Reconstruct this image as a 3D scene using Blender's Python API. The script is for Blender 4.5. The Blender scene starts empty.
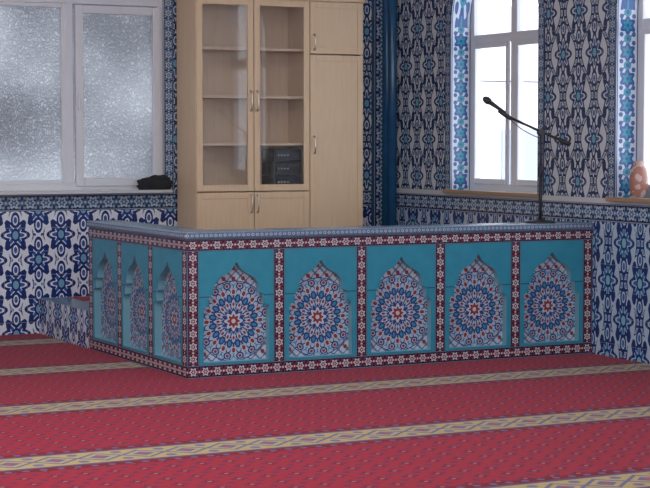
import bpy, bmesh, math, random
from mathutils import Vector, Matrix, noise
random.seed(3)
scene = bpy.context.scene
PI = math.pi

# ------------------------------------------------------------------ node DSL
class Val:
    def __init__(s, c, k): s.c = c; s.k = k
    def __add__(a, b): return a.c.m('ADD', a, b)
    def __radd__(a, b): return a.c.m('ADD', b, a)
    def __sub__(a, b): return a.c.m('SUBTRACT', a, b)
    def __rsub__(a, b): return a.c.m('SUBTRACT', b, a)
    def __mul__(a, b): return a.c.m('MULTIPLY', a, b)
    def __rmul__(a, b): return a.c.m('MULTIPLY', b, a)
    def __truediv__(a, b): return a.c.m('DIVIDE', a, b)
    def __lt__(a, b): return a.c.m('LESS_THAN', a, b)
    def __gt__(a, b): return a.c.m('GREATER_THAN', a, b)
class Ctx:
    def __init__(s, name, rough=0.35, spec=0.5):
        s.mat = bpy.data.materials.new(name); s.mat.use_nodes = True
        s.nt = s.mat.node_tree; s.bsdf = s.nt.nodes['Principled BSDF']
        s.bsdf.inputs['Roughness'].default_value = rough
        s.bsdf.inputs['Specular IOR Level'].default_value = spec
    def link(s, x, sock):
        if isinstance(x, Val): s.nt.links.new(x.k, sock)
        else:
            if isinstance(x, tuple) and len(x) == 3: x = (*x, 1)
            sock.default_value = x
    def m(s, op, *a):
        n = s.nt.nodes.new('ShaderNodeMath'); n.operation = op
        for i, x in enumerate(a): s.link(x, n.inputs[i])
        return Val(s, n.outputs[0])
    def uv(s):
        n = s.nt.nodes.new('ShaderNodeUVMap'); n.uv_map = 'UVMap'
        p = s.nt.nodes.new('ShaderNodeSeparateXYZ'); s.nt.links.new(n.outputs[0], p.inputs[0])
        return Val(s, p.outputs[0]), Val(s, p.outputs[1])
    def mix(s, a, b, f):
        n = s.nt.nodes.new('ShaderNodeMix'); n.data_type = 'RGBA'
        s.link(f, n.inputs[0]); s.link(a, n.inputs[6]); s.link(b, n.inputs[7])
        return Val(s, n.outputs[2])
    def noise(s, scale, vec=None, detail=2.0, rough=.5):
        n = s.nt.nodes.new('ShaderNodeTexNoise'); n.inputs['Scale'].default_value = scale
        n.inputs['Detail'].default_value = detail; n.inputs['Roughness'].default_value = rough
        if vec is None:
            t = s.nt.nodes.new('ShaderNodeTexCoord'); s.nt.links.new(t.outputs['Object'], n.inputs['Vector'])
        else: s.link(vec, n.inputs['Vector'])
        return Val(s, n.outputs[0])
    def fr(s, x): return s.m('FRACT', x)
    def ab(s, x): return s.m('ABSOLUTE', x)
    def cos(s, x): return s.m('COSINE', x)
    def sin(s, x): return s.m('SINE', x)
    def mn(s, a, b): return s.m('MINIMUM', a, b)
    def mx(s, a, b): return s.m('MAXIMUM', a, b)
    def ln(s, x, y): return s.m('SQRT', x*x + y*y)
    def an(s, x, y): return s.m('ARCTAN2', y, x)
    def cell(s, x): return s.fr(x) - .5
    def out(s, col): s.link(col, s.bsdf.inputs['Base Color'])
    def bump(s, h, strength=.3, dist=.003):
        n = s.nt.nodes.new('ShaderNodeBump'); n.inputs['Strength'].default_value = strength
        n.inputs['Distance'].default_value = dist
        s.link(h, n.inputs['Height']); s.nt.links.new(n.outputs[0], s.bsdf.inputs['Normal'])

def simple(name, col, rough=.5, metal=0, var=.06, nscale=8):
    c = Ctx(name, rough); c.bsdf.inputs['Metallic'].default_value = metal
    n = c.noise(nscale)
    c.out(c.mix(tuple(x*(1-var) for x in col), tuple(min(1, x*(1+var)) for x in col), n))
    return c.mat

def ogee(name, pu, pv, bg, dark, mid, acc, fl=1.0, bw=.02, amp=.2, red=None, vine=.3, leaf=1.0):
    c = Ctx(name, .25, .4); u, v = c.uv()
    U = u/pu; V = v/pv
    fu = c.cell(U); au = c.ab(fu); cs = c.cos(V*(2*PI))
    d = au - (cs*amp + .25)
    inA = d < 0.0
    yA = c.cell(V+.5)*pv; yB = c.cell(V)*pv
    xA = fu*pu; xB = c.cell(U+.5)*pu
    x = xA*inA + xB*(1-inA); y = yA*inA + yB*(1-inA)
    col = bg
    if vine:
        vn = c.ab(c.sin(u*62.0) + c.sin(v*48.0 + c.sin(u*31.0)*1.5)) < .22
        col = c.mix(col, mid, vn*vine)
    ax = c.ab(x); ayy = c.ab(y)
    st = c.ab(c.ln(ax - .03*pu, (ayy - .20*pv)*.8) - .16*pu) < .016*pu
    col = c.mix(col, mid, st)
    da = c.ab(d)*pu
    col = c.mix(col, bg, da < bw*1.7)
    col = c.mix(col, dark, (da < bw*1.25))
    seg = c.ab(c.sin(v*(PI*2/.13)))
    col = c.mix(col, bg, (da < bw*.55)*(seg > .45))
    col = c.mix(col, mid, (da < bw*.25)*(seg > .7))
    r = c.ln(x, y*.72); th = c.an(x, y*.72)
    pet = c.cos(th*8.0)
    R = .26*pu*fl
    col = c.mix(col, bg, r < R*1.25)
    col = c.mix(col, dark, r < (pet*.18+.92)*R)
    col = c.mix(col, bg, r < (pet*.20+.64)*R)
    col = c.mix(col, mid, r < (pet*.18+.50)*R)
    col = c.mix(col, dark, r < R*.34)
    col = c.mix(col, acc, r < R*.22)
    ay = ayy - .30*pv
    r2 = c.ln(x, ay*.55)
    col = c.mix(col, dark, r2 < .085*pu*fl)
    col = c.mix(col, bg, r2 < .052*pu*fl)
    col = c.mix(col, red or mid, r2 < .034*pu*fl)
    if leaf:
        lv = c.ln(ax-.17*pu, (ayy-.19*pv)*.5)
        col = c.mix(col, dark, lv < .05*pu*leaf)
    g = c.mn(c.ab(c.cell(u/.2)), c.ab(c.cell(v/.2)))
    col = c.mix(col, tuple(x_*.7 for x_ in bg), (g < .008)*.6)
    c.out(col); return c.mat

def border(name, bg, petal, inner, acc, edge, acc2=None, ps=.32):
    c = Ctx(name, .25, .4); u, v = c.uv()
    y = v - .5
    x = c.cell(u)
    r = c.ln(x, y); th = c.an(x, y)
    col = bg
    x2 = c.cell(u+.5)
    w = c.ab(y - c.sin(u*(2*PI))*.28)
    col = c.mix(col, acc, w < .05)
    lf = c.ln(c.ab(x2)-.16, c.ab(y)-.28)
    col = c.mix(col, acc2 or acc, lf < .09)
    p = c.cos(th*6.0)
    col = c.mix(col, petal, r < p*.06+ps)
    col = c.mix(col, inner, r < p*.05+ps*.58)
    col = c.mix(col, petal, r < .07)
    r2 = c.ln(x2, y)
    col = c.mix(col, inner, r2 < .17)
    col = c.mix(col, petal, r2 < .08)
    col = c.mix(col, edge, c.ab(y) > .43)
    col = c.mix(col, bg, c.ab(y) > .475)
    c.out(col); return c.mat

MID = (.05, .12, .33)
M = {}
M['damask'] = ogee('tile_damask_wall', .42, .66, (.50, .545, .61), (.012, .032, .10), (.045, .11, .26), (.12, .32, .44), 1.0, .019, .2, None, .0, 1.2)
M['floral'] = ogee('tile_blue_floral', .40, .42, (.60, .64, .73), (.012, .028, .14), (.03, .09, .30), (.14, .30, .45), 1.12, .011, .16, None, .0, 1.1)
M['tulip'] = ogee('tile_tulip_dado', .40, .58, (.37, .46, .59), (.011, .034, .14), (.025, .14, .34), (.20, .38, .46), 1.15, .022, .2, None, .0, 1.3)
M['redborder'] = border('tile_red_border', (.020, .015, .040), (.42, .44, .50), (.22, .018, .025), (.04, .08, .22), (.14, .21, .32), (.17, .03, .035), .29)
M['blueborder'] = border('tile_blue_border', (.010, .024, .08), (.37, .43, .51), (.04, .13, .28), (.04, .17, .26), (.25, .31, .40), (.19, .25, .37))
M['lightborder'] = border('tile_light_border', (.15, .24, .34), (.03, .08, .2), (.36, .42, .50), (.02, .12, .22), (.04, .10, .20), (.15, .05, .06))
M['jamb'] = border('tile_jamb_border', (.50, .57, .67), (.03, .09, .28), (.03, .25, .36), (.04, .13, .33), (.03, .07, .22), (.04, .1, .28))
M['cobalt'] = simple('tile_cobalt', (.015, .085, .20), .22, 0, .3)

def turq():
    c = Ctx('tile_turquoise', .24, .5); u, v = c.uv()
    n = c.noise(9.0)
    col = c.mix((.018, .185, .285), (.035, .255, .37), n)
    g = c.ab(v - .56)
    col = c.mix(col, (.02, .09, .14), g < .004)
    c.out(col); c.bump(n, .2, .004); return c.mat
M['turq'] = turq()

def rosette():
    c = Ctx('tile_rosette', .42, .3); u, v = c.uv()
    r = c.ln(u, v); th = c.an(u, v)
    W = (.40, .45, .54); B = (.010, .035, .16); R_ = (.20, .022, .02); T = (.03, .20, .34)
    col = W
    d = c.ab(c.sin(u*85.0)+c.sin(v*85.0)) < .42
    col = c.mix(col, B, d*.8)
    rr = c.ln(c.cell(u/.074+.5)*.074, c.cell(v/.074+.5)*.074)
    col = c.mix(col, R_, rr < .015)
    rr2 = c.ln(c.cell(u/.074)*.074, c.cell(v/.074)*.074)
    col = c.mix(col, T, rr2 < .009)
    def fold(n, ph=0.0):
        return (c.cell(th*(n/(2*PI)) + ph))*(2*PI/n)
    def blob(col, n, r0, sr, st, ph, colr):
        t = fold(n, ph)*r
        dd = c.ln((r-r0)/sr, t/st)
        return c.mix(col, colr, dd < 1.0)
    RM = .276
    col = c.mix(col, B, r < RM+.007)
    col = c.mix(col, (.33, .40, .52), r < RM)
    f1 = c.ab(c.sin(r*46.0) - c.cos(th*16.0)*.9) < .26
    col = c.mix(col, B, f1*(r < RM))
    f2 = c.ab(c.sin(r*46.0) + c.cos(th*16.0)*.9) < .14
    col = c.mix(col, T, f2*(r < RM))
    col = blob(col, 16, .248, .024, .030, .0, B)
    col = blob(col, 16, .248, .016, .018, .0, W)
    col = blob(col, 16, .248, .011, .012, .0, R_)
    col = blob(col, 16, .204, .024, .019, .5, W)
    col = blob(col, 16, .204, .018, .013, .5, R_)
    col = blob(col, 16, .160, .030, .022, .0, B)
    col = blob(col, 16, .160, .018, .010, .0, T)
    col = blob(col, 16, .118, .020, .014, .5, W)
    col = blob(col, 16, .118, .014, .009, .5, R_)
    col = c.mix(col, B, r < c.cos(th*16.0)*.010+.082)
    col = c.mix(col, W, r < c.cos(th*8.0)*.012+.060)
    col = c.mix(col, R_, r < c.cos(th*8.0)*.008+.040)
    col = c.mix(col, W, r < .016)
    c.out(col); return c.mat
M['rosette'] = rosette()
M['reveal'] = simple('tile_reveal_turquoise', (.13, .30, .39), .35)

def carpet():
    c = Ctx('carpet_red_striped', .95, .1); u, v = c.uv()
    P = 1.77
    d = c.cell((v+.84)/P + .5)
    d = d*P
    ad = c.ab(d)
    wob = c.noise(30.0, None, 2.0)
    red = c.mix((.22, .006, .022), (.31, .012, .036), wob)
    p = .155
    x = c.cell(u/p)*p; y = c.cell(v/p)*p
    x2 = c.cell(u/p+.5)*p; y2 = c.cell(v/p+.5)*p
    r = c.ln(x, y); th = c.an(x, y)
    col = red
    mA = r < c.cos(th*4.0)*.014+.034
    mB = c.ab(x2)+c.ab(y2) < .027
    col = c.mix(col, (.05, .010, .05), mA*.75)
    col = c.mix(col, (.40, .16, .14), (r < .012)*.8)
    col = c.mix(col, (.05, .02, .08), mB*.75)
    e = c.ab(ad - .225)
    col = c.mix(col, (.13, .004, .016), e < .035)
    gx = c.cell(u/.09)*.09
    col = c.mix(col, (.10, .11, .22), (c.ln(gx, e) < .020)*.9)
    col = c.mix(col, (.05, .06, .16), ad < .180)
    bb = c.mix((.31, .25, .10), (.43, .36, .17), wob)
    col = c.mix(col, bb, ad < .152)
    bx = c.cell(u/.24)*.24; bx2 = c.cell(u/.24+.5)*.24
    dm = c.ab(bx)*.9 + ad
    col = c.mix(col, (.10, .12, .24), (dm < .120)*(ad < .150))
    col = c.mix(col, bb, dm < .092)
    col = c.mix(col, (.10, .11, .24), dm < .056)
    col = c.mix(col, (.38, .05, .06), dm < .022)
    dm2 = c.ln(bx2, ad - .095)
    col = c.mix(col, (.12, .13, .25), dm2 < .030)
    c.out(col)
    c.bsdf.inputs['Sheen Weight'].default_value = .12
    c.bsdf.inputs['Sheen Roughness'].default_value = .4
    c.bsdf.inputs['Sheen Tint'].default_value = (1, .6, .65, 1)
    n = c.noise(260.0); c.bump(n, .3, .002)
    return c.mat
M['carpet'] = carpet()

def wood():
    c = Ctx('wood_maple', .38, .4)
    t = c.nt.nodes.new('ShaderNodeTexCoord'); mp = c.nt.nodes.new('ShaderNodeMapping')
    mp.inputs['Scale'].default_value = (14, 14, 1.2)
    c.nt.links.new(t.outputs['Object'], mp.inputs[0])
    n = c.noise(3.0, Val(c, mp.outputs[0]), 5.0, .6)
    c.out(c.mix((.56, .40, .255), (.69, .53, .365), n)); return c.mat
M['wood'] = wood()
M['wooddark'] = simple('wood_brown_sill', (.30, .20, .13), .4)
M['pvc'] = simple('pvc_white', (.60, .62, .68), .3, 0, .02)
M['marble'] = simple('marble_sill', (.48, .50, .54), .25, 0, .1, 5)
M['black'] = simple('black_plastic', (.012, .012, .016), .45)
M['cloth'] = simple('black_cloth', (.012, .013, .018), .9)
M['metal'] = simple('metal_brushed', (.55, .52, .48), .3, 1)
M['blackmetal'] = simple('black_painted_metal', (.03, .03, .035), .35, .5)
M['plaster'] = simple('plaster_white', (.7, .7, .7), .8)
M['facade'] = simple('facade_pale', (.80, .82, .88), .8)
M['facadewin'] = simple('facade_window', (.36, .40, .50), .3)
M['roof'] = simple('roof_tiles', (.50, .46, .50), .8)
M['ground'] = simple('ground_outdoor', (.7, .7, .72), .9)
def terra():
    c = Ctx('ceramic_pinkish', .35); n = c.noise(16.0, None, 2.0)
    f = n > .54
    c.out(c.mix((.32, .14, .11), (.46, .34, .32), f)); return c.mat
M['terra'] = terra()

def glass(name, tint=(.96, .97, 1), k=.5):
    m = bpy.data.materials.new(name); m.use_nodes = True; nt = m.node_tree; nt.nodes.clear()
    o = nt.nodes.new('ShaderNodeOutputMaterial'); t = nt.nodes.new('ShaderNodeBsdfTransparent')
    t.inputs[0].default_value = (*tint, 1)
    g = nt.nodes.new('ShaderNodeBsdfGlossy'); g.inputs['Roughness'].default_value = .03
    f = nt.nodes.new('ShaderNodeLayerWeight'); f.inputs[0].default_value = .5
    p = nt.nodes.new('ShaderNodeMath'); p.operation = 'POWER'; p.inputs[1].default_value = 4
    q_ = nt.nodes.new('ShaderNodeMath'); q_.operation = 'MULTIPLY_ADD'; q_.inputs[1].default_value = k; q_.inputs[2].default_value = .035
    nt.links.new(f.outputs['Facing'], p.inputs[0]); nt.links.new(p.outputs[0], q_.inputs[0])
    mx = nt.nodes.new('ShaderNodeMixShader')
    nt.links.new(q_.outputs[0], mx.inputs[0]); nt.links.new(t.outputs[0], mx.inputs[1]); nt.links.new(g.outputs[0], mx.inputs[2])
    nt.links.new(mx.outputs[0], o.inputs[0]); return m
M['glass'] = glass('clear_glass')

def frosted():
    m = bpy.data.materials.new('frosted_glass'); m.use_nodes = True; nt = m.node_tree; nt.nodes.clear()
    N = nt.nodes.new; L = nt.links.new
    o = N('ShaderNodeOutputMaterial'); tc = N('ShaderNodeTexCoord')
    no = N('ShaderNodeTexNoise'); no.inputs['Scale'].default_value = 9; no.inputs['Detail'].default_value = 3
    L(tc.outputs['Object'], no.inputs['Vector'])
    mixv = N('ShaderNodeMix'); mixv.data_type = 'VECTOR'; mixv.inputs[0].default_value = .12
    L(tc.outputs['Object'], mixv.inputs[4]); L(no.outputs[1], mixv.inputs[5])
    vo = N('ShaderNodeTexVoronoi'); vo.feature = 'DISTANCE_TO_EDGE'; vo.inputs['Scale'].default_value = 42
    L(mixv.outputs[1], vo.inputs['Vector'])
    big = N('ShaderNodeTexNoise'); big.inputs['Scale'].default_value = 1.1; big.inputs['Detail'].default_value = 1
    L(tc.outputs['Object'], big.inputs['Vector'])
    bp = N('ShaderNodeBump'); bp.inputs['Strength'].default_value = .6; bp.inputs['Distance'].default_value = .012
    L(vo.outputs[0], bp.inputs['Height'])
    mth = N('ShaderNodeMath'); mth.operation = 'MULTIPLY_ADD'
    L(vo.outputs[0], mth.inputs[0]); mth.inputs[1].default_value = .55; L(big.outputs[0], mth.inputs[2])
    cr = N('ShaderNodeValToRGB'); e = cr.color_ramp.elements
    e[0].position = .38; e[0].color = (.23, .24, .265, 1); e[1].position = .85; e[1].color = (.54, .56, .59, 1)
    L(mth.outputs[0], cr.inputs[0])
    tr = N('ShaderNodeBsdfTranslucent'); L(cr.outputs[0], tr.inputs[0]); L(bp.outputs[0], tr.inputs['Normal'])
    gl = N('ShaderNodeBsdfGlossy'); gl.inputs['Roughness'].default_value = .12; L(bp.outputs[0], gl.inputs['Normal'])
    mx = N('ShaderNodeMixShader'); mx.inputs[0].default_value = .10
    L(tr.outputs[0], mx.inputs[1]); L(gl.outputs[0], mx.inputs[2]); L(mx.outputs[0], o.inputs[0])
    return m
M['frosted'] = frosted()

# ------------------------------------------------------------------ mesh builder
class MB:
    def __init__(s): s.v = []; s.f = []; s.uv = []; s.mi = []; s.mats = []; s.sm = []
    def mid(s, k):
        if k not in s.mats: s.mats.append(k)
        return s.mats.index(k)
    def face(s, pts, mat, uvs=None, smooth=False):
        i = len(s.v); s.v += [tuple(p) for p in pts]
        s.f.append(tuple(range(i, i+len(pts)))); s.mi.append(s.mid(mat)); s.sm.append(smooth)
        if uvs is None: uvs = s.boxuv(pts)
        s.uv.append(uvs)
    def boxuv(s, pts):
        a, b, c = Vector(pts[0]), Vector(pts[1]), Vector(pts[2])
        n = (b-a).cross(c-a); ax = max(range(3), key=lambda i: abs(n[i]))
        if ax == 0: return [(p[1], p[2]) for p in pts]
        if ax == 1: return [(p[0], p[2]) for p in pts]
        return [(p[0], p[1]) for p in pts]
    def box(s, x0, x1, y0, y1, z0, z1, mat, topmat=None, border=None):
        V = [(x0,y0,z0),(x1,y0,z0),(x1,y1,z0),(x0,y1,z0),(x0,y0,z1),(x1,y0,z1),(x1,y1,z1),(x0,y1,z1)]
        i = len(s.v); s.v += V
        for q in [(0,3,2,1),(4,5,6,7),(0,1,5,4),(1,2,6,5),(2,3,7,6),(3,0,4,7)]:
            s.f.append(tuple(i+k for k in q)); s.sm.append(False)
            s.mi.append(s.mid(topmat if (topmat and q == (4,5,6,7)) else mat))
            uv = s.boxuv([V[k] for k in q])
            if border: uv = [(a/border, (b-z0)/(z1-z0) if q not in [(0,3,2,1),(4,5,6,7)] else b/border) for a, b in uv]
            s.uv.append(uv)
    def rings(s, R, mat, caps=True):
        n = len(R[0]); bases = []
        for ring in R: bases.append(len(s.v)); s.v += [tuple(p) for p in ring]
        for A, B in zip(bases, bases[1:]):
            for k in range(n):
                s.f.append((A+k, A+(k+1)%n, B+(k+1)%n, B+k)); s.mi.append(s.mid(mat)); s.sm.append(True)
                s.uv.append([(k/n,0),((k+1)/n,0),((k+1)/n,1),(k/n,1)])
        if caps:
            for base, rev in ((bases[0], True), (bases[-1], False)):
                f = [base+k for k in range(n)]
                if rev: f = f[::-1]
                s.f.append(tuple(f)); s.mi.append(s.mid(mat)); s.sm.append(False); s.uv.append([(0,0)]*n)
    def tube(s, pts, rads, mat, n=16, caps=True):
        pts = [Vector(p) for p in pts]
        if not isinstance(rads, (list, tuple)): rads = [rads]*len(pts)
        R = []; up = None
        for i, p in enumerate(pts):
            d = (pts[min(i+1, len(pts)-1)] - pts[max(i-1, 0)]).normalized()
            if up is None: up = Vector((0,0,1)) if abs(d.z) < .9 else Vector((1,0,0))
            a = d.cross(up).normalized(); b = a.cross(d).normalized(); up = b
            R.append([p + a*math.cos(2*PI*k/n)*rads[i] + b*math.sin(2*PI*k/n)*rads[i] for k in range(n)])
        s.rings(R, mat, caps)
    def lathe(s, cx, cy, prof, mat, n=32):
        s.rings([[(cx+max(r,.001)*math.cos(2*PI*k/n), cy+max(r,.001)*math.sin(2*PI*k/n), z) for k in range(n)] for r, z in prof], mat)
    def obj(s, name, parent=None, bevel=0, segs=2):
        me = bpy.data.meshes.new(name); me.from_pydata(s.v, [], s.f)
        for k in s.mats: me.materials.append(M[k])
        ul = me.uv_layers.new(name='UVMap'); li = 0
        for pi, p in enumerate(me.polygons):
            p.material_index = s.mi[pi]; p.use_smooth = s.sm[pi]
            for j, l in enumerate(p.loop_indices): ul.data[l].uv = s.uv[pi][j]
        o = bpy.data.objects.new(name, me); scene.collection.objects.link(o)
        if parent: o.parent = parent
        if bevel:
            b = o.modifiers.new('bevel', 'BEVEL'); b.width = bevel; b.segments = segs; b.limit_method = 'ANGLE'
        return o
def empty(name):
    o = bpy.data.objects.new(name, None); scene.collection.objects.link(o); return o

XR = 3.36; YB = 3.30; XL = -9.0; YF = -15.0; ZC = 4.6
SILL = 1.20

# ------------------------------------------------------------------ floor / ceiling
b = MB(); b.box(XL, XR+.3, YF, YB+.3, -.15, -.02, 'plaster'); b.obj('floor')
b = MB(); b.box(XL, 0, YF, YB, -.02, 0, 'carpet'); b.box(0, XR, YF, 0, -.02, 0, 'carpet'); b.obj('prayer_carpet')
b = MB(); b.box(XL, XR+.3, YF, YB+.3, ZC, ZC+.1, 'plaster'); b.obj('ceiling')
# left wall of the hall (tiled dado, tall windows openings above between piers)
b = MB()
b.box(XL-.2, XL, YF, YB, -.02, 1.16, 'floral'); b.box(XL-.2, XL, YF, YB, 3.3, ZC, 'plaster')
yy = YF
while yy < YB-.1:
    b.box(XL-.2, XL, yy, min(yy+1.25, YB), 1.16, 3.3, 'plaster'); yy += 2.44
b.obj('wall_left')

# ------------------------------------------------------------------ rear wall
b = MB()
WX0, WX1, WZ1 = -2.6, 1.147, 3.4
def q(b, x0, x1, z0, z1, mat, y=YB, bord=None, vert=False):
    pts = [(x0,y,z0),(x1,y,z0),(x1,y,z1),(x0,y,z1)]
    if bord:
        if vert: uv = [(z0/bord,0),(z0/bord,1),(z1/bord,1),(z1/bord,0)]
        else: uv = [(x0/bord,0),(x1/bord,0),(x1/bord,1),(x0/bord,1)]
        b.face(pts, mat, uv)
    else: b.face(pts, mat)
q(b, XL, XR, 0, 1.04, 'floral')
q(b, XL, XR, 1.04, 1.18, 'blueborder', bord=.14)
q(b, XL, WX0, 1.18, ZC, 'damask')
q(b, WX1+.09, XR, 1.18, ZC, 'damask')
q(b, WX1, WX1+.09, 1.18, ZC, 'blueborder', bord=.09, vert=True)
q(b, WX0, WX1, 1.18, SILL, 'marble')
q(b, WX0, WX1, WZ1, ZC, 'damask')
for (x, ) in ((WX0,), (WX1,)):
    b.face([(x,YB,SILL),(x,YB+.25,SILL),(x,YB+.25,WZ1),(x,YB,WZ1)], 'marble')
b.face([(WX0,YB,WZ1),(WX1,YB,WZ1),(WX1,YB+.25,WZ1),(WX0,YB+.25,WZ1)], 'marble')
b.face([(WX0,YB,SILL),(WX1,YB,SILL),(WX1,YB+.25,SILL),(WX0,YB+.25,SILL)], 'marble')
yo = YB+.25
for x0, x1, z0, z1 in ((XL, WX0, 0, ZC), (WX1, XR+.25, 0, ZC), (WX0, WX1, 0, SILL), (WX0, WX1, WZ1, ZC)):
    q(b, x0, x1, z0, z1, 'facade', y=yo)
b.obj('wall_rear')
b = MB(); b.box(WX0, WX1+.02, YB-.15, YB+.03, SILL-.015, SILL+.012, 'marble'); b.obj('trim_1', bevel=.004)

# rear window (pvc)
w = empty('window_1')
b = MB(); y0, y1 = YB+.03, YB+.10
b.box(WX0, WX1, y0, y1, SILL+.012, 1.27, 'pvc')
b.box(WX0, WX1, y0, y1, 2.80, 2.87, 'pvc')
b.box(WX0, WX1, y0, y1, 3.33, 3.40, 'pvc')
for x in (-1.42, -.55, .295):
    b.box(x-.035, x+.035, y0+.001, y1+.001, 1.27, 3.33, 'pvc')
b.box(WX0, WX0+.06, y0, y1, 1.27, 3.33, 'pvc'); b.box(WX1-.05, WX1, y0+.001, y1, 1.27, 3.33, 'pvc')
b.obj('frame', w, bevel=.006)
b = MB()
def sash(b, x0, x1, z0, z1, t, ya, yb_):
    b.box(x0, x0+t, ya, yb_, z0, z1, 'pvc'); b.box(x1-t, x1, ya, yb_, z0, z1, 'pvc')
    b.box(x0+t, x1-t, ya, yb_, z0, z0+t, 'pvc'); b.box(x0+t, x1-t, ya, yb_, z1-t, z1, 'pvc')
sash(b, .345, 1.12, 1.245, 2.79, .07, YB+.005, YB+.05)
sash(b, -1.36, -.60, 1.245, 2.79, .07, YB+.005, YB+.05)
b.box(.36, .375, YB-.03, YB+.004, 1.9, 2.03, 'pvc')
sash(b, -.51, .262, 1.265, 2.80, .035, YB+.028, YB+.06)
b.obj('sashes', w, bevel=.006)
b = MB(); b.box(WX0+.06, WX1-.05, YB+.075, YB+.08, 1.27, 3.33, 'frosted'); b.obj('frosted_pane', w)

# ------------------------------------------------------------------ right wall with arched windows
HW = .6875
cents = [1.4475 - 2.42*i for i in range(6)]
ZS = 2.62
def archz(d): return ZS + 1.08*HW*math.sqrt(max(0, 1-(abs(d)/HW)**2.0))
NA = 24
offs = [-HW*math.cos(PI*i/NA) for i in range(NA+1)]
b = MB()
def r(b, ya, yb_, za, zb, mat, x=XR, bord=None, vert=False):
    pts = [(x,ya,za),(x,yb_,za),(x,yb_,zb),(x,ya,zb)]
    if bord:
        if vert: uv = [(za/bord,0),(za/bord,1),(zb/bord,1),(zb/bord,0)]
        else: uv = [(ya/bord,0),(yb_/bord,0),(yb_/bord,1),(ya/bord,1)]
        b.face(pts, mat, uv)
    else: b.face(pts, mat)
r(b, YF, YB, 0, 1.02, 'tulip')
r(b, YF, YB, 1.02, 1.16, 'blueborder', bord=.14)
r(b, YF, YB, 1.16, SILL, 'marble')
edges = [YB]
for c in cents: edges += [c+HW, c-HW]
edges.append(YF)
for i in range(0, len(edges), 2): r(b, edges[i+1], edges[i], SILL, ZC, 'damask')
DR = .20
for c in cents:
    for o0, o1 in zip(offs, offs[1:]):
        z0, z1 = archz(o0), archz(o1)
        b.face([(XR,c+o0,z0),(XR,c+o1,z1),(XR,c+o1,ZC),(XR,c+o0,ZC)], 'damask')
        L0 = (o0+HW)*1.5/.2; L1 = (o1+HW)*1.5/.2
        b.face([(XR,c+o0,z0),(XR,c+o1,z1),(XR+DR,c+o1,z1),(XR+DR,c+o0,z0)], 'jamb', [(L0,0),(L1,0),(L1,1),(L0,1)])
    for sgn in (-1, 1):
        y = c+sgn*HW
        b.face([(XR,y,SILL),(XR+DR,y,SILL),(XR+DR,y,ZS),(XR,y,ZS)], 'jamb',
               [(SILL/.2,0),(SILL/.2,1),(ZS/.2,1),(ZS/.2,0)])
    b.face([(XR,c-HW,SILL),(XR,c+HW,SILL),(XR+DR+.1,c+HW,SILL),(XR+DR+.1,c-HW,SILL)], 'marble')
b.obj('wall_right')
b = MB(); SW = .085
for c in cents:
    x = XR-.008
    for sgn in (-1, 1):
        ya, yb_ = sorted((c+sgn*HW, c+sgn*(HW+SW)))
        b.box(x, XR, ya, yb_, SILL, ZS, 'blueborder')
        r(b, ya, yb_, SILL, ZS, 'blueborder', x=x-.001, bord=SW, vert=True)
    acc = 0
    for o0, o1 in zip(offs, offs[1:]):
        k = (HW+SW)/HW
        p0 = (x, c+o0, archz(o0)); p1 = (x, c+o1, archz(o1))
        q1 = (x, c+o1*k, ZS+(archz(o1)-ZS)*k); q0 = (x, c+o0*k, ZS+(archz(o0)-ZS)*k)
        l = math.dist(p0, p1)/SW
        b.face([p0, p1, q1, q0], 'blueborder', [(acc,0),(acc+l,0),(acc+l,1),(acc,1)]); acc += l
b.obj('trim_2')
for i, c in enumerate(cents):
    w = empty('window_%d' % (i+2))
    b = MB(); xa, xb = XR+DR, XR+DR+.07
    z0, z1 = SILL, 3.45
    def ry(b, ya, yb_, za, zb, dx=0): b.box(xa+dx, xb+dx, ya, yb_, za, zb, 'pvc')
    ry(b, c-HW-.02, c-HW+.06, z0, z1); ry(b, c+HW-.05, c+HW+.02, z0, z1)
    ry(b, c-HW+.06, c+HW-.05, z0, z0+.07); ry(b, c-HW+.06, c+HW-.05, z1-.07, z1)
    ry(b, c-.045, c+.045, z0+.07, z1-.07, .001)
    ry(b, c-HW+.06, c+HW-.05, 2.47, 2.55, .002)
    for s0, s1 in ((c+.05, c+HW-.055), (c-HW+.065, c-.05)):
        xx = -.02
        b.box(xa+xx, xa, s0, s0+.045, z0+.06, 2.48, 'pvc'); b.box(xa+xx, xa, s1-.045, s1, z0+.06, 2.48, 'pvc')
        b.box(xa+xx, xa, s0+.045, s1-.045, z0+.06, z0+.11, 'pvc'); b.box(xa+xx, xa, s0+.045, s1-.045, 2.43, 2.48, 'pvc')
    b.obj('frame', w, bevel=.005)
    b = MB(); b.box(xa+.03, xa+.034, c-HW+.05, c+HW-.05, z0+.06, z1-.06, 'glass'); b.obj('glass_pane', w)
b = MB()
for c in cents: b.box(XR-.05, XR+.02, c-HW-.06, c+HW+.06, SILL-.02, SILL+.012, 'wooddark')
b.obj('trim_3', bevel=.004)

# corner pilaster
b = MB(); pw = .16
b.face([(XR-pw,YB-.05,0),(XR,YB-.05,0),(XR,YB-.05,ZC),(XR-pw,YB-.05,ZC)], 'blueborder', [(0,0),(0,1),(ZC/pw,1),(ZC/pw,0)])
b.face([(XR-pw,YB,0),(XR-pw,YB-.05,0),(XR-pw,YB-.05,ZC),(XR-pw,YB,ZC)], 'cobalt')
b.tube([(XR-.05,YB-.10,0),(XR-.05,YB-.10,ZC)], .045, 'cobalt', 24)
b.tube([(XR-.045,YB-.19,0),(XR-.045,YB-.19,ZC)], .04, 'cobalt', 24)
b.obj('trim_4')

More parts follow.
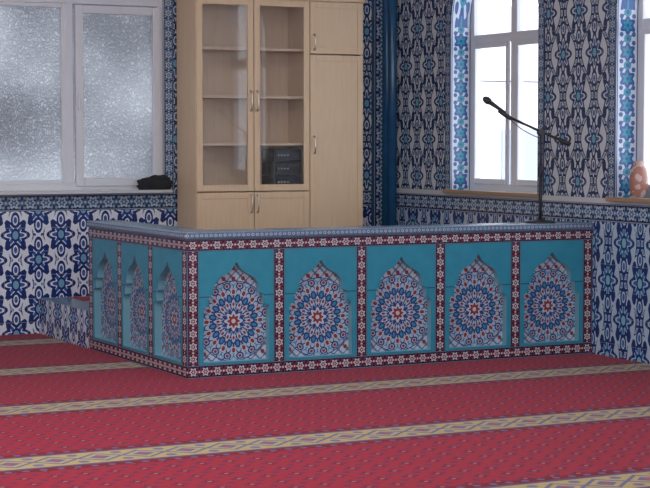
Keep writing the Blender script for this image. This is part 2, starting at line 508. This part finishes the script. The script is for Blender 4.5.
# ------------------------------------------------------------------ tiled partition
def prof():
    P = [(.44, .02), (.44, .47), (.435, .495), (.415, .51), (.37, .515), (.37, .575), (.365, .60), (.345, .615), (.31, .62),
         (.31, .655), (.30, .695), (.27, .735), (.225, .765), (.17, .785), (.115, .805), (.07, .83), (.035, .86), (.0, .90)]
    return P
b = MB()
def side(P, L, n, flip):
    bw = .09; z0, z1, zt = .09, .875, .96
    pw = (L-(n+1)*bw)/n; ph = z1-z0
    def F(pts, mat, uv=None):
        pp = [P(*p) for p in pts]
        if uv is None: uv = [(p[0], p[2]) for p in pts]
        if flip: pp = pp[::-1]; uv = uv[::-1]
        b.face(pp, mat, uv)
    k = round(L/bw)
    F([(0,0,0),(L,0,0),(L,0,z0),(0,0,z0)], 'redborder', [(0,0),(k,0),(k,1),(0,1)])
    F([(0,0,z1),(L,0,z1),(L,0,zt),(0,0,zt)], 'redborder', [(0,0),(k,0),(k,1),(0,1)])
    for i in range(n+1):
        s = i*(bw+pw)
        F([(s,0,z0),(s+bw,0,z0),(s+bw,0,z1),(s,0,z1)], 'redborder', [(0,0),(0,1),(9,1),(9,0)])
    D = .055
    for i in range(n):
        sl = i*(bw+pw)+bw; sr = sl+pw; cx = (sl+sr)/2
        pr = [(h*pw, z0+t*ph) for h, t in prof()]
        F([(sl,0,z0),(sr,0,z0),(sr,0,pr[0][1]),(sl,0,pr[0][1])], 'turq')
        F([(sl,0,pr[-1][1]),(sr,0,pr[-1][1]),(sr,0,z1),(sl,0,z1)], 'turq')
        F([(cx-pr[0][0],0,pr[0][1]),(cx+pr[0][0],0,pr[0][1]),(cx+pr[0][0],D,pr[0][1]),(cx-pr[0][0],D,pr[0][1])], 'reveal')
        zc = z0+.29
        for (h0, za), (h1, zb) in zip(pr, pr[1:]):
            F([(sl,0,za),(cx-h0,0,za),(cx-h1,0,zb),(sl,0,zb)], 'turq')
            F([(cx+h0,0,za),(sr,0,za),(sr,0,zb),(cx+h1,0,zb)], 'turq')
            F([(cx-h0,D,za),(cx+h0,D,za),(cx+h1,D,zb),(cx-h1,D,zb)], 'rosette',
              [(-h0,za-zc),(h0,za-zc),(h1,zb-zc),(-h1,zb-zc)])
            F([(cx-h0,0,za),(cx-h0,D,za),(cx-h1,D,zb),(cx-h1,0,zb)], 'reveal')
            F([(cx+h0,0,za),(cx+h0,D,za),(cx+h1,D,zb),(cx+h1,0,zb)], 'reveal')
T = .25; LF = 3.36; LS = 2.016
side(lambda s, d, z: (s, d, z), LF, 5, False)
side(lambda s, d, z: (d, s, z), LS, 3, True)
b.face([(T,T,0),(LF,T,0),(LF,T,.96),(T,T,.96)], 'turq')
b.face([(T,T,0),(T,LS,0),(T,LS,.96),(T,T,.96)], 'turq')
b.face([(0,LS,0),(T,LS,0),(T,LS,.96),(0,LS,.96)], 'turq')
o = .015
pt = empty('tiled_partition')
b.obj('tiled_panels', pt)
b = MB()
b.box(-o, LF-.002, -o, T+o, .96, 1.01, 'lightborder', border=.07)
b.box(-o, T+o, T+o, LS+o, .96, 1.01, 'lightborder', border=.07)
b.obj('coping', pt, bevel=.012, segs=3)

# raised platform inside the enclosure, with entry step
b = MB()
b.box(T+.001, XR-.002, T+.001, YB-.002, 0.0, .30, 'floral', 'carpet')
b.box(.0, T, LS+.002, YB-.002, 0.0, .30, 'floral', 'lightborder')
b.obj('raised_platform')

# ------------------------------------------------------------------ cabinet
cab = empty('display_cabinet')
CX0, CX1, CY0, CY1, CZ0, CZ1 = 1.255, 2.866, 2.83, 3.27, .30, 2.86
b = MB(); t = .02
b.box(CX0, CX0+t, CY0+.02, CY1, CZ0, CZ1, 'wood'); b.box(CX1-t, CX1, CY0+.02, CY1, CZ0, CZ1, 'wood')
D1 = 2.335
b.box(D1-.01, D1+.01, CY0+.021, CY1, CZ0, CZ1, 'wood')
b.box(CX0+t, CX1-t, CY1-.015, CY1-.001, CZ0, CZ1, 'wood')
b.box(CX0-.015, CX1+.015, CY0-.01, CY1, CZ1, CZ1+.035, 'wood')
b.box(CX0+.001, CX1-.001, CY0+.03, CY1-.016, CZ0+.001, CZ0+.08, 'wood')
zsh = [1.205, 1.605, 2.015, 2.43]
for z in zsh: b.box(CX0+t, D1-.01, CY0+.06, CY1-.016, z-.012, z+.012, 'wood')
b.obj('carcass', cab, bevel=.002)
b = MB()
def door(x0, x1, z0, z1, glassy):
    f = .055
    if glassy:
        b.box(x0, x0+f, CY0, CY0+.02, z0, z1, 'wood'); b.box(x1-f, x1, CY0, CY0+.02, z0, z1, 'wood')
        b.box(x0+f, x1-f, CY0, CY0+.02, z0, z0+f, 'wood'); b.box(x0+f, x1-f, CY0, CY0+.02, z1-f, z1, 'wood')
    else:
        b.box(x0, x1, CY0+.004, CY0+.02, z0, z1, 'wood')
        b.box(x0, x0+f, CY0-.002, CY0+.0035, z0, z1, 'wood'); b.box(x1-f, x1, CY0-.002, CY0+.0035, z0, z1, 'wood')
        b.box(x0+f, x1-f, CY0-.002, CY0+.0035, z0, z0+f, 'wood'); b.box(x0+f, x1-f, CY0-.002, CY0+.0035, z1-f, z1, 'wood')
G = .004
mid_ = (CX0+D1)/2
door(CX0+G, mid_-G, 1.20, CZ1-G, True); door(mid_+G, D1-G, 1.20, CZ1-G, True)
door(CX0+G, mid_-G, CZ0+.08, 1.19, False); door(mid_+G, D1-G, CZ0+.08, 1.19, False)
door(D1+G, CX1-G, 2.40, CZ1-G, False); door(D1+G, CX1-G, CZ0+.08, 2.39, False)
b.obj('doors', cab, bevel=.0025)
b = MB()
b.box(CX0+.055, mid_-.055, CY0+.009, CY0+.013, 1.25, CZ1-.055, 'glass'); b.box(mid_+.055, D1-.055, CY0+.009, CY0+.013, 1.25, CZ1-.055, 'glass')
b.obj('door_glass', cab)
b = MB()
def handle(x, z, h=.13):
    pts = []
    for i in range(11):
        a = PI*i/10
        pts.append((x, CY0-.003-.028*math.sin(a)**.6, z - h/2*math.cos(a)))
    b.tube(pts, [.008]+[.006]*9+[.008], 'metal', 10)
handle(mid_-.03, 1.98, .17); handle(mid_+.03, 1.98, .17)
handle(mid_-.03, 1.09, .15); handle(mid_+.03, 1.09, .15)
handle(D1+.04, 2.50); handle(D1+.04, 1.60, .15)
b.obj('handles', cab)

amp = empty('audio_amplifier')
b = MB(); az = 1.2175
for k in range(3):
    b.box(2.03, 2.29, 2.92, 3.18, az+k*.118, az+k*.118+.108, 'black')
    b.box(2.04, 2.28, 2.912, 2.92, az+k*.118+.008, az+k*.118+.10, 'blackmetal')
    for j in range(4):
        b.tube([(2.065+j*.03, 2.90, az+k*.118+.055), (2.065+j*.03, 2.913, az+k*.118+.055)], .009, 'metal', 12)
    b.box(2.19, 2.265, 2.909, 2.913, az+k*.118+.03, az+k*.118+.08, 'black')
b.obj('rack_units', amp, bevel=.003)

# ------------------------------------------------------------------ microphone on boom stand
mic = empty('microphone_boom_stand')
sx, sy = 2.96, .125; Zc = 1.01
u = Vector((.893, -.45, 0))
def bp(px_off, z): p = Vector((sx, sy, 0)) + u*px_off; p.z = z; return p
b = MB()
b.lathe(sx, sy, [(.0, Zc), (.115, Zc), (.118, Zc+.006), (.112, Zc+.014), (.03, Zc+.022), (.018, Zc+.04)], 'blackmetal', 40)
b.tube([(sx, sy, Zc+.02), (sx, sy, 1.38)], .013, 'blackmetal')
b.tube([(sx, sy, 1.36), (sx, sy, 1.44)], [.018, .018], 'black')
b.tube([(sx, sy, 1.38), (sx, sy, 1.70)], .010, 'blackmetal')
b.obj('upright', mic)
b = MB()
A = bp(-.245, 1.815); B = bp(.225, 1.605)
b.tube([A, B], .010, 'black')
b.tube([bp(.14, 1.643), bp(.225, 1.605)], .018, 'black')
b.tube([bp(0, 1.70)+Vector((-.01,-.03,0)), bp(0, 1.70)+Vector((.01,.03,0))], .024, 'black', 20)
b.tube([bp(-.02, 1.68), bp(.03, 1.73)], .016, 'black')
b.obj('boom', mic)
b = MB()
b.tube([bp(-.22, 1.80), bp(-.27, 1.83), bp(-.32, 1.868)], [.015, .018, .018], 'black')
m0 = bp(-.27, 1.845); m1 = bp(-.385, 1.925); m2 = bp(-.44, 1.962)
b.tube([m0, m0.lerp(m1, .5), m1], [.012, .014, .018], 'black')
dd = (m2-m1)
b.tube([m1, m1+dd*.15, m1+dd*.5, m1+dd*.85, m1+dd*1.0], [.018, .026, .028, .02, .006], 'blackmetal', 20)
b.obj('microphone', mic)
b = MB()
cp = []
for i in range(15):
    k = i/14; p = bp(-.27+.27*k, 1.84-.19*k - .035*math.sin(PI*k)*(1-k*.4)); p += Vector((-.01, -.015, 0)); cp.append(p)
cp += [Vector((sx-.014, sy-.014, z)) for z in (1.5, 1.4, 1.25, 1.1, 1.035)]
b.tube(cp, .0035, 'black', 8)
b.obj('cable', mic)

# ------------------------------------------------------------------ small things on sills
bm = bmesh.new(); bmesh.ops.create_icosphere(bm, subdivisions=4, radius=1)
for v in bm.verts:
    p = v.co.copy(); n = noise.noise(p*1.8)*.35 + noise.noise(p*4.5)*.16
    p *= (1+n)
    v.co = Vector((p.x*.16, p.y*.045, max(p.z, -.55)*.08+.044))
me = bpy.data.meshes.new('black_folded_cloth'); bm.to_mesh(me); bm.free()
for p in me.polygons: p.use_smooth = True
me.materials.append(M['cloth'])
o_ = bpy.data.objects.new('black_folded_cloth', me); scene.collection.objects.link(o_)
o_.location = (1.04, YB-.085, SILL+.012)

b = MB()
b.lathe(XR+.10, -.44, [(.0, SILL+.012), (.045, SILL+.012), (.05, SILL+.02), (.066, SILL+.07), (.070, SILL+.13), (.066, SILL+.18),
                      (.055, SILL+.225), (.038, SILL+.25), (.034, SILL+.262), (.042, SILL+.285), (.036, SILL+.285), (.022, SILL+.25)], 'terra', 40)
b.obj('ceramic_vase')

# ------------------------------------------------------------------ outdoors
b = MB(); b.box(XR+.4, 70, -20, 90, -1.3, -1.2, 'ground'); b.obj('courtyard_ground')
b = MB(); b.box(14, 40, 24, 34, -1.2, 3.0, 'facade')
for i in range(9):
    x = 15+i*2.7
    b.box(x, x+1.1, 23.93, 24, .3, 1.9, 'facadewin')
b.face([(13.5,23.5,3),(40.5,23.5,3),(40.5,29,5.2),(13.5,29,5.2)], 'roof'); b.face([(13.5,34.5,3),(40.5,34.5,3),(40.5,29,5.2),(13.5,29,5.2)], 'roof')
b.face([(13.5,23.5,3),(13.5,34.5,3),(13.5,29,5.2)], 'facade')
b.obj('neighbouring_building')

# ------------------------------------------------------------------ light
wld = bpy.data.worlds.new('World'); scene.world = wld; wld.use_nodes = True
bg = wld.node_tree.nodes['Background']; bg.inputs[0].default_value = (.94, .97, 1.0, 1); bg.inputs[1].default_value = 3.55
def area(name, loc, rot, sx_, sy_, e, col):
    l = bpy.data.lights.new(name, 'AREA'); l.shape = 'RECTANGLE'; l.size = sx_; l.size_y = sy_; l.energy = e; l.color = col
    o = bpy.data.objects.new(name, l); o.location = loc; o.rotation_euler = rot; scene.collection.objects.link(o)
area('ceiling_fill', (-2.5, -3, 4.5), (0, 0, 0), 4, 4, 240, (1, .95, .88))  # unseen area light added as soft fill, not an actual lamp of the hall

cd = bpy.data.cameras.new('camera'); cam = bpy.data.objects.new('camera', cd); scene.collection.objects.link(cam)
cd.sensor_width = 36; cd.lens = 1797/650*36; cd.clip_end = 300
cam.location = (-4.668, -11.377, 1.633)
cam.rotation_euler = (PI/2 - math.atan(103/1797), 0, -math.atan2(1.51, 3.0))
scene.camera = cam
scene.view_settings.view_transform = 'Standard'
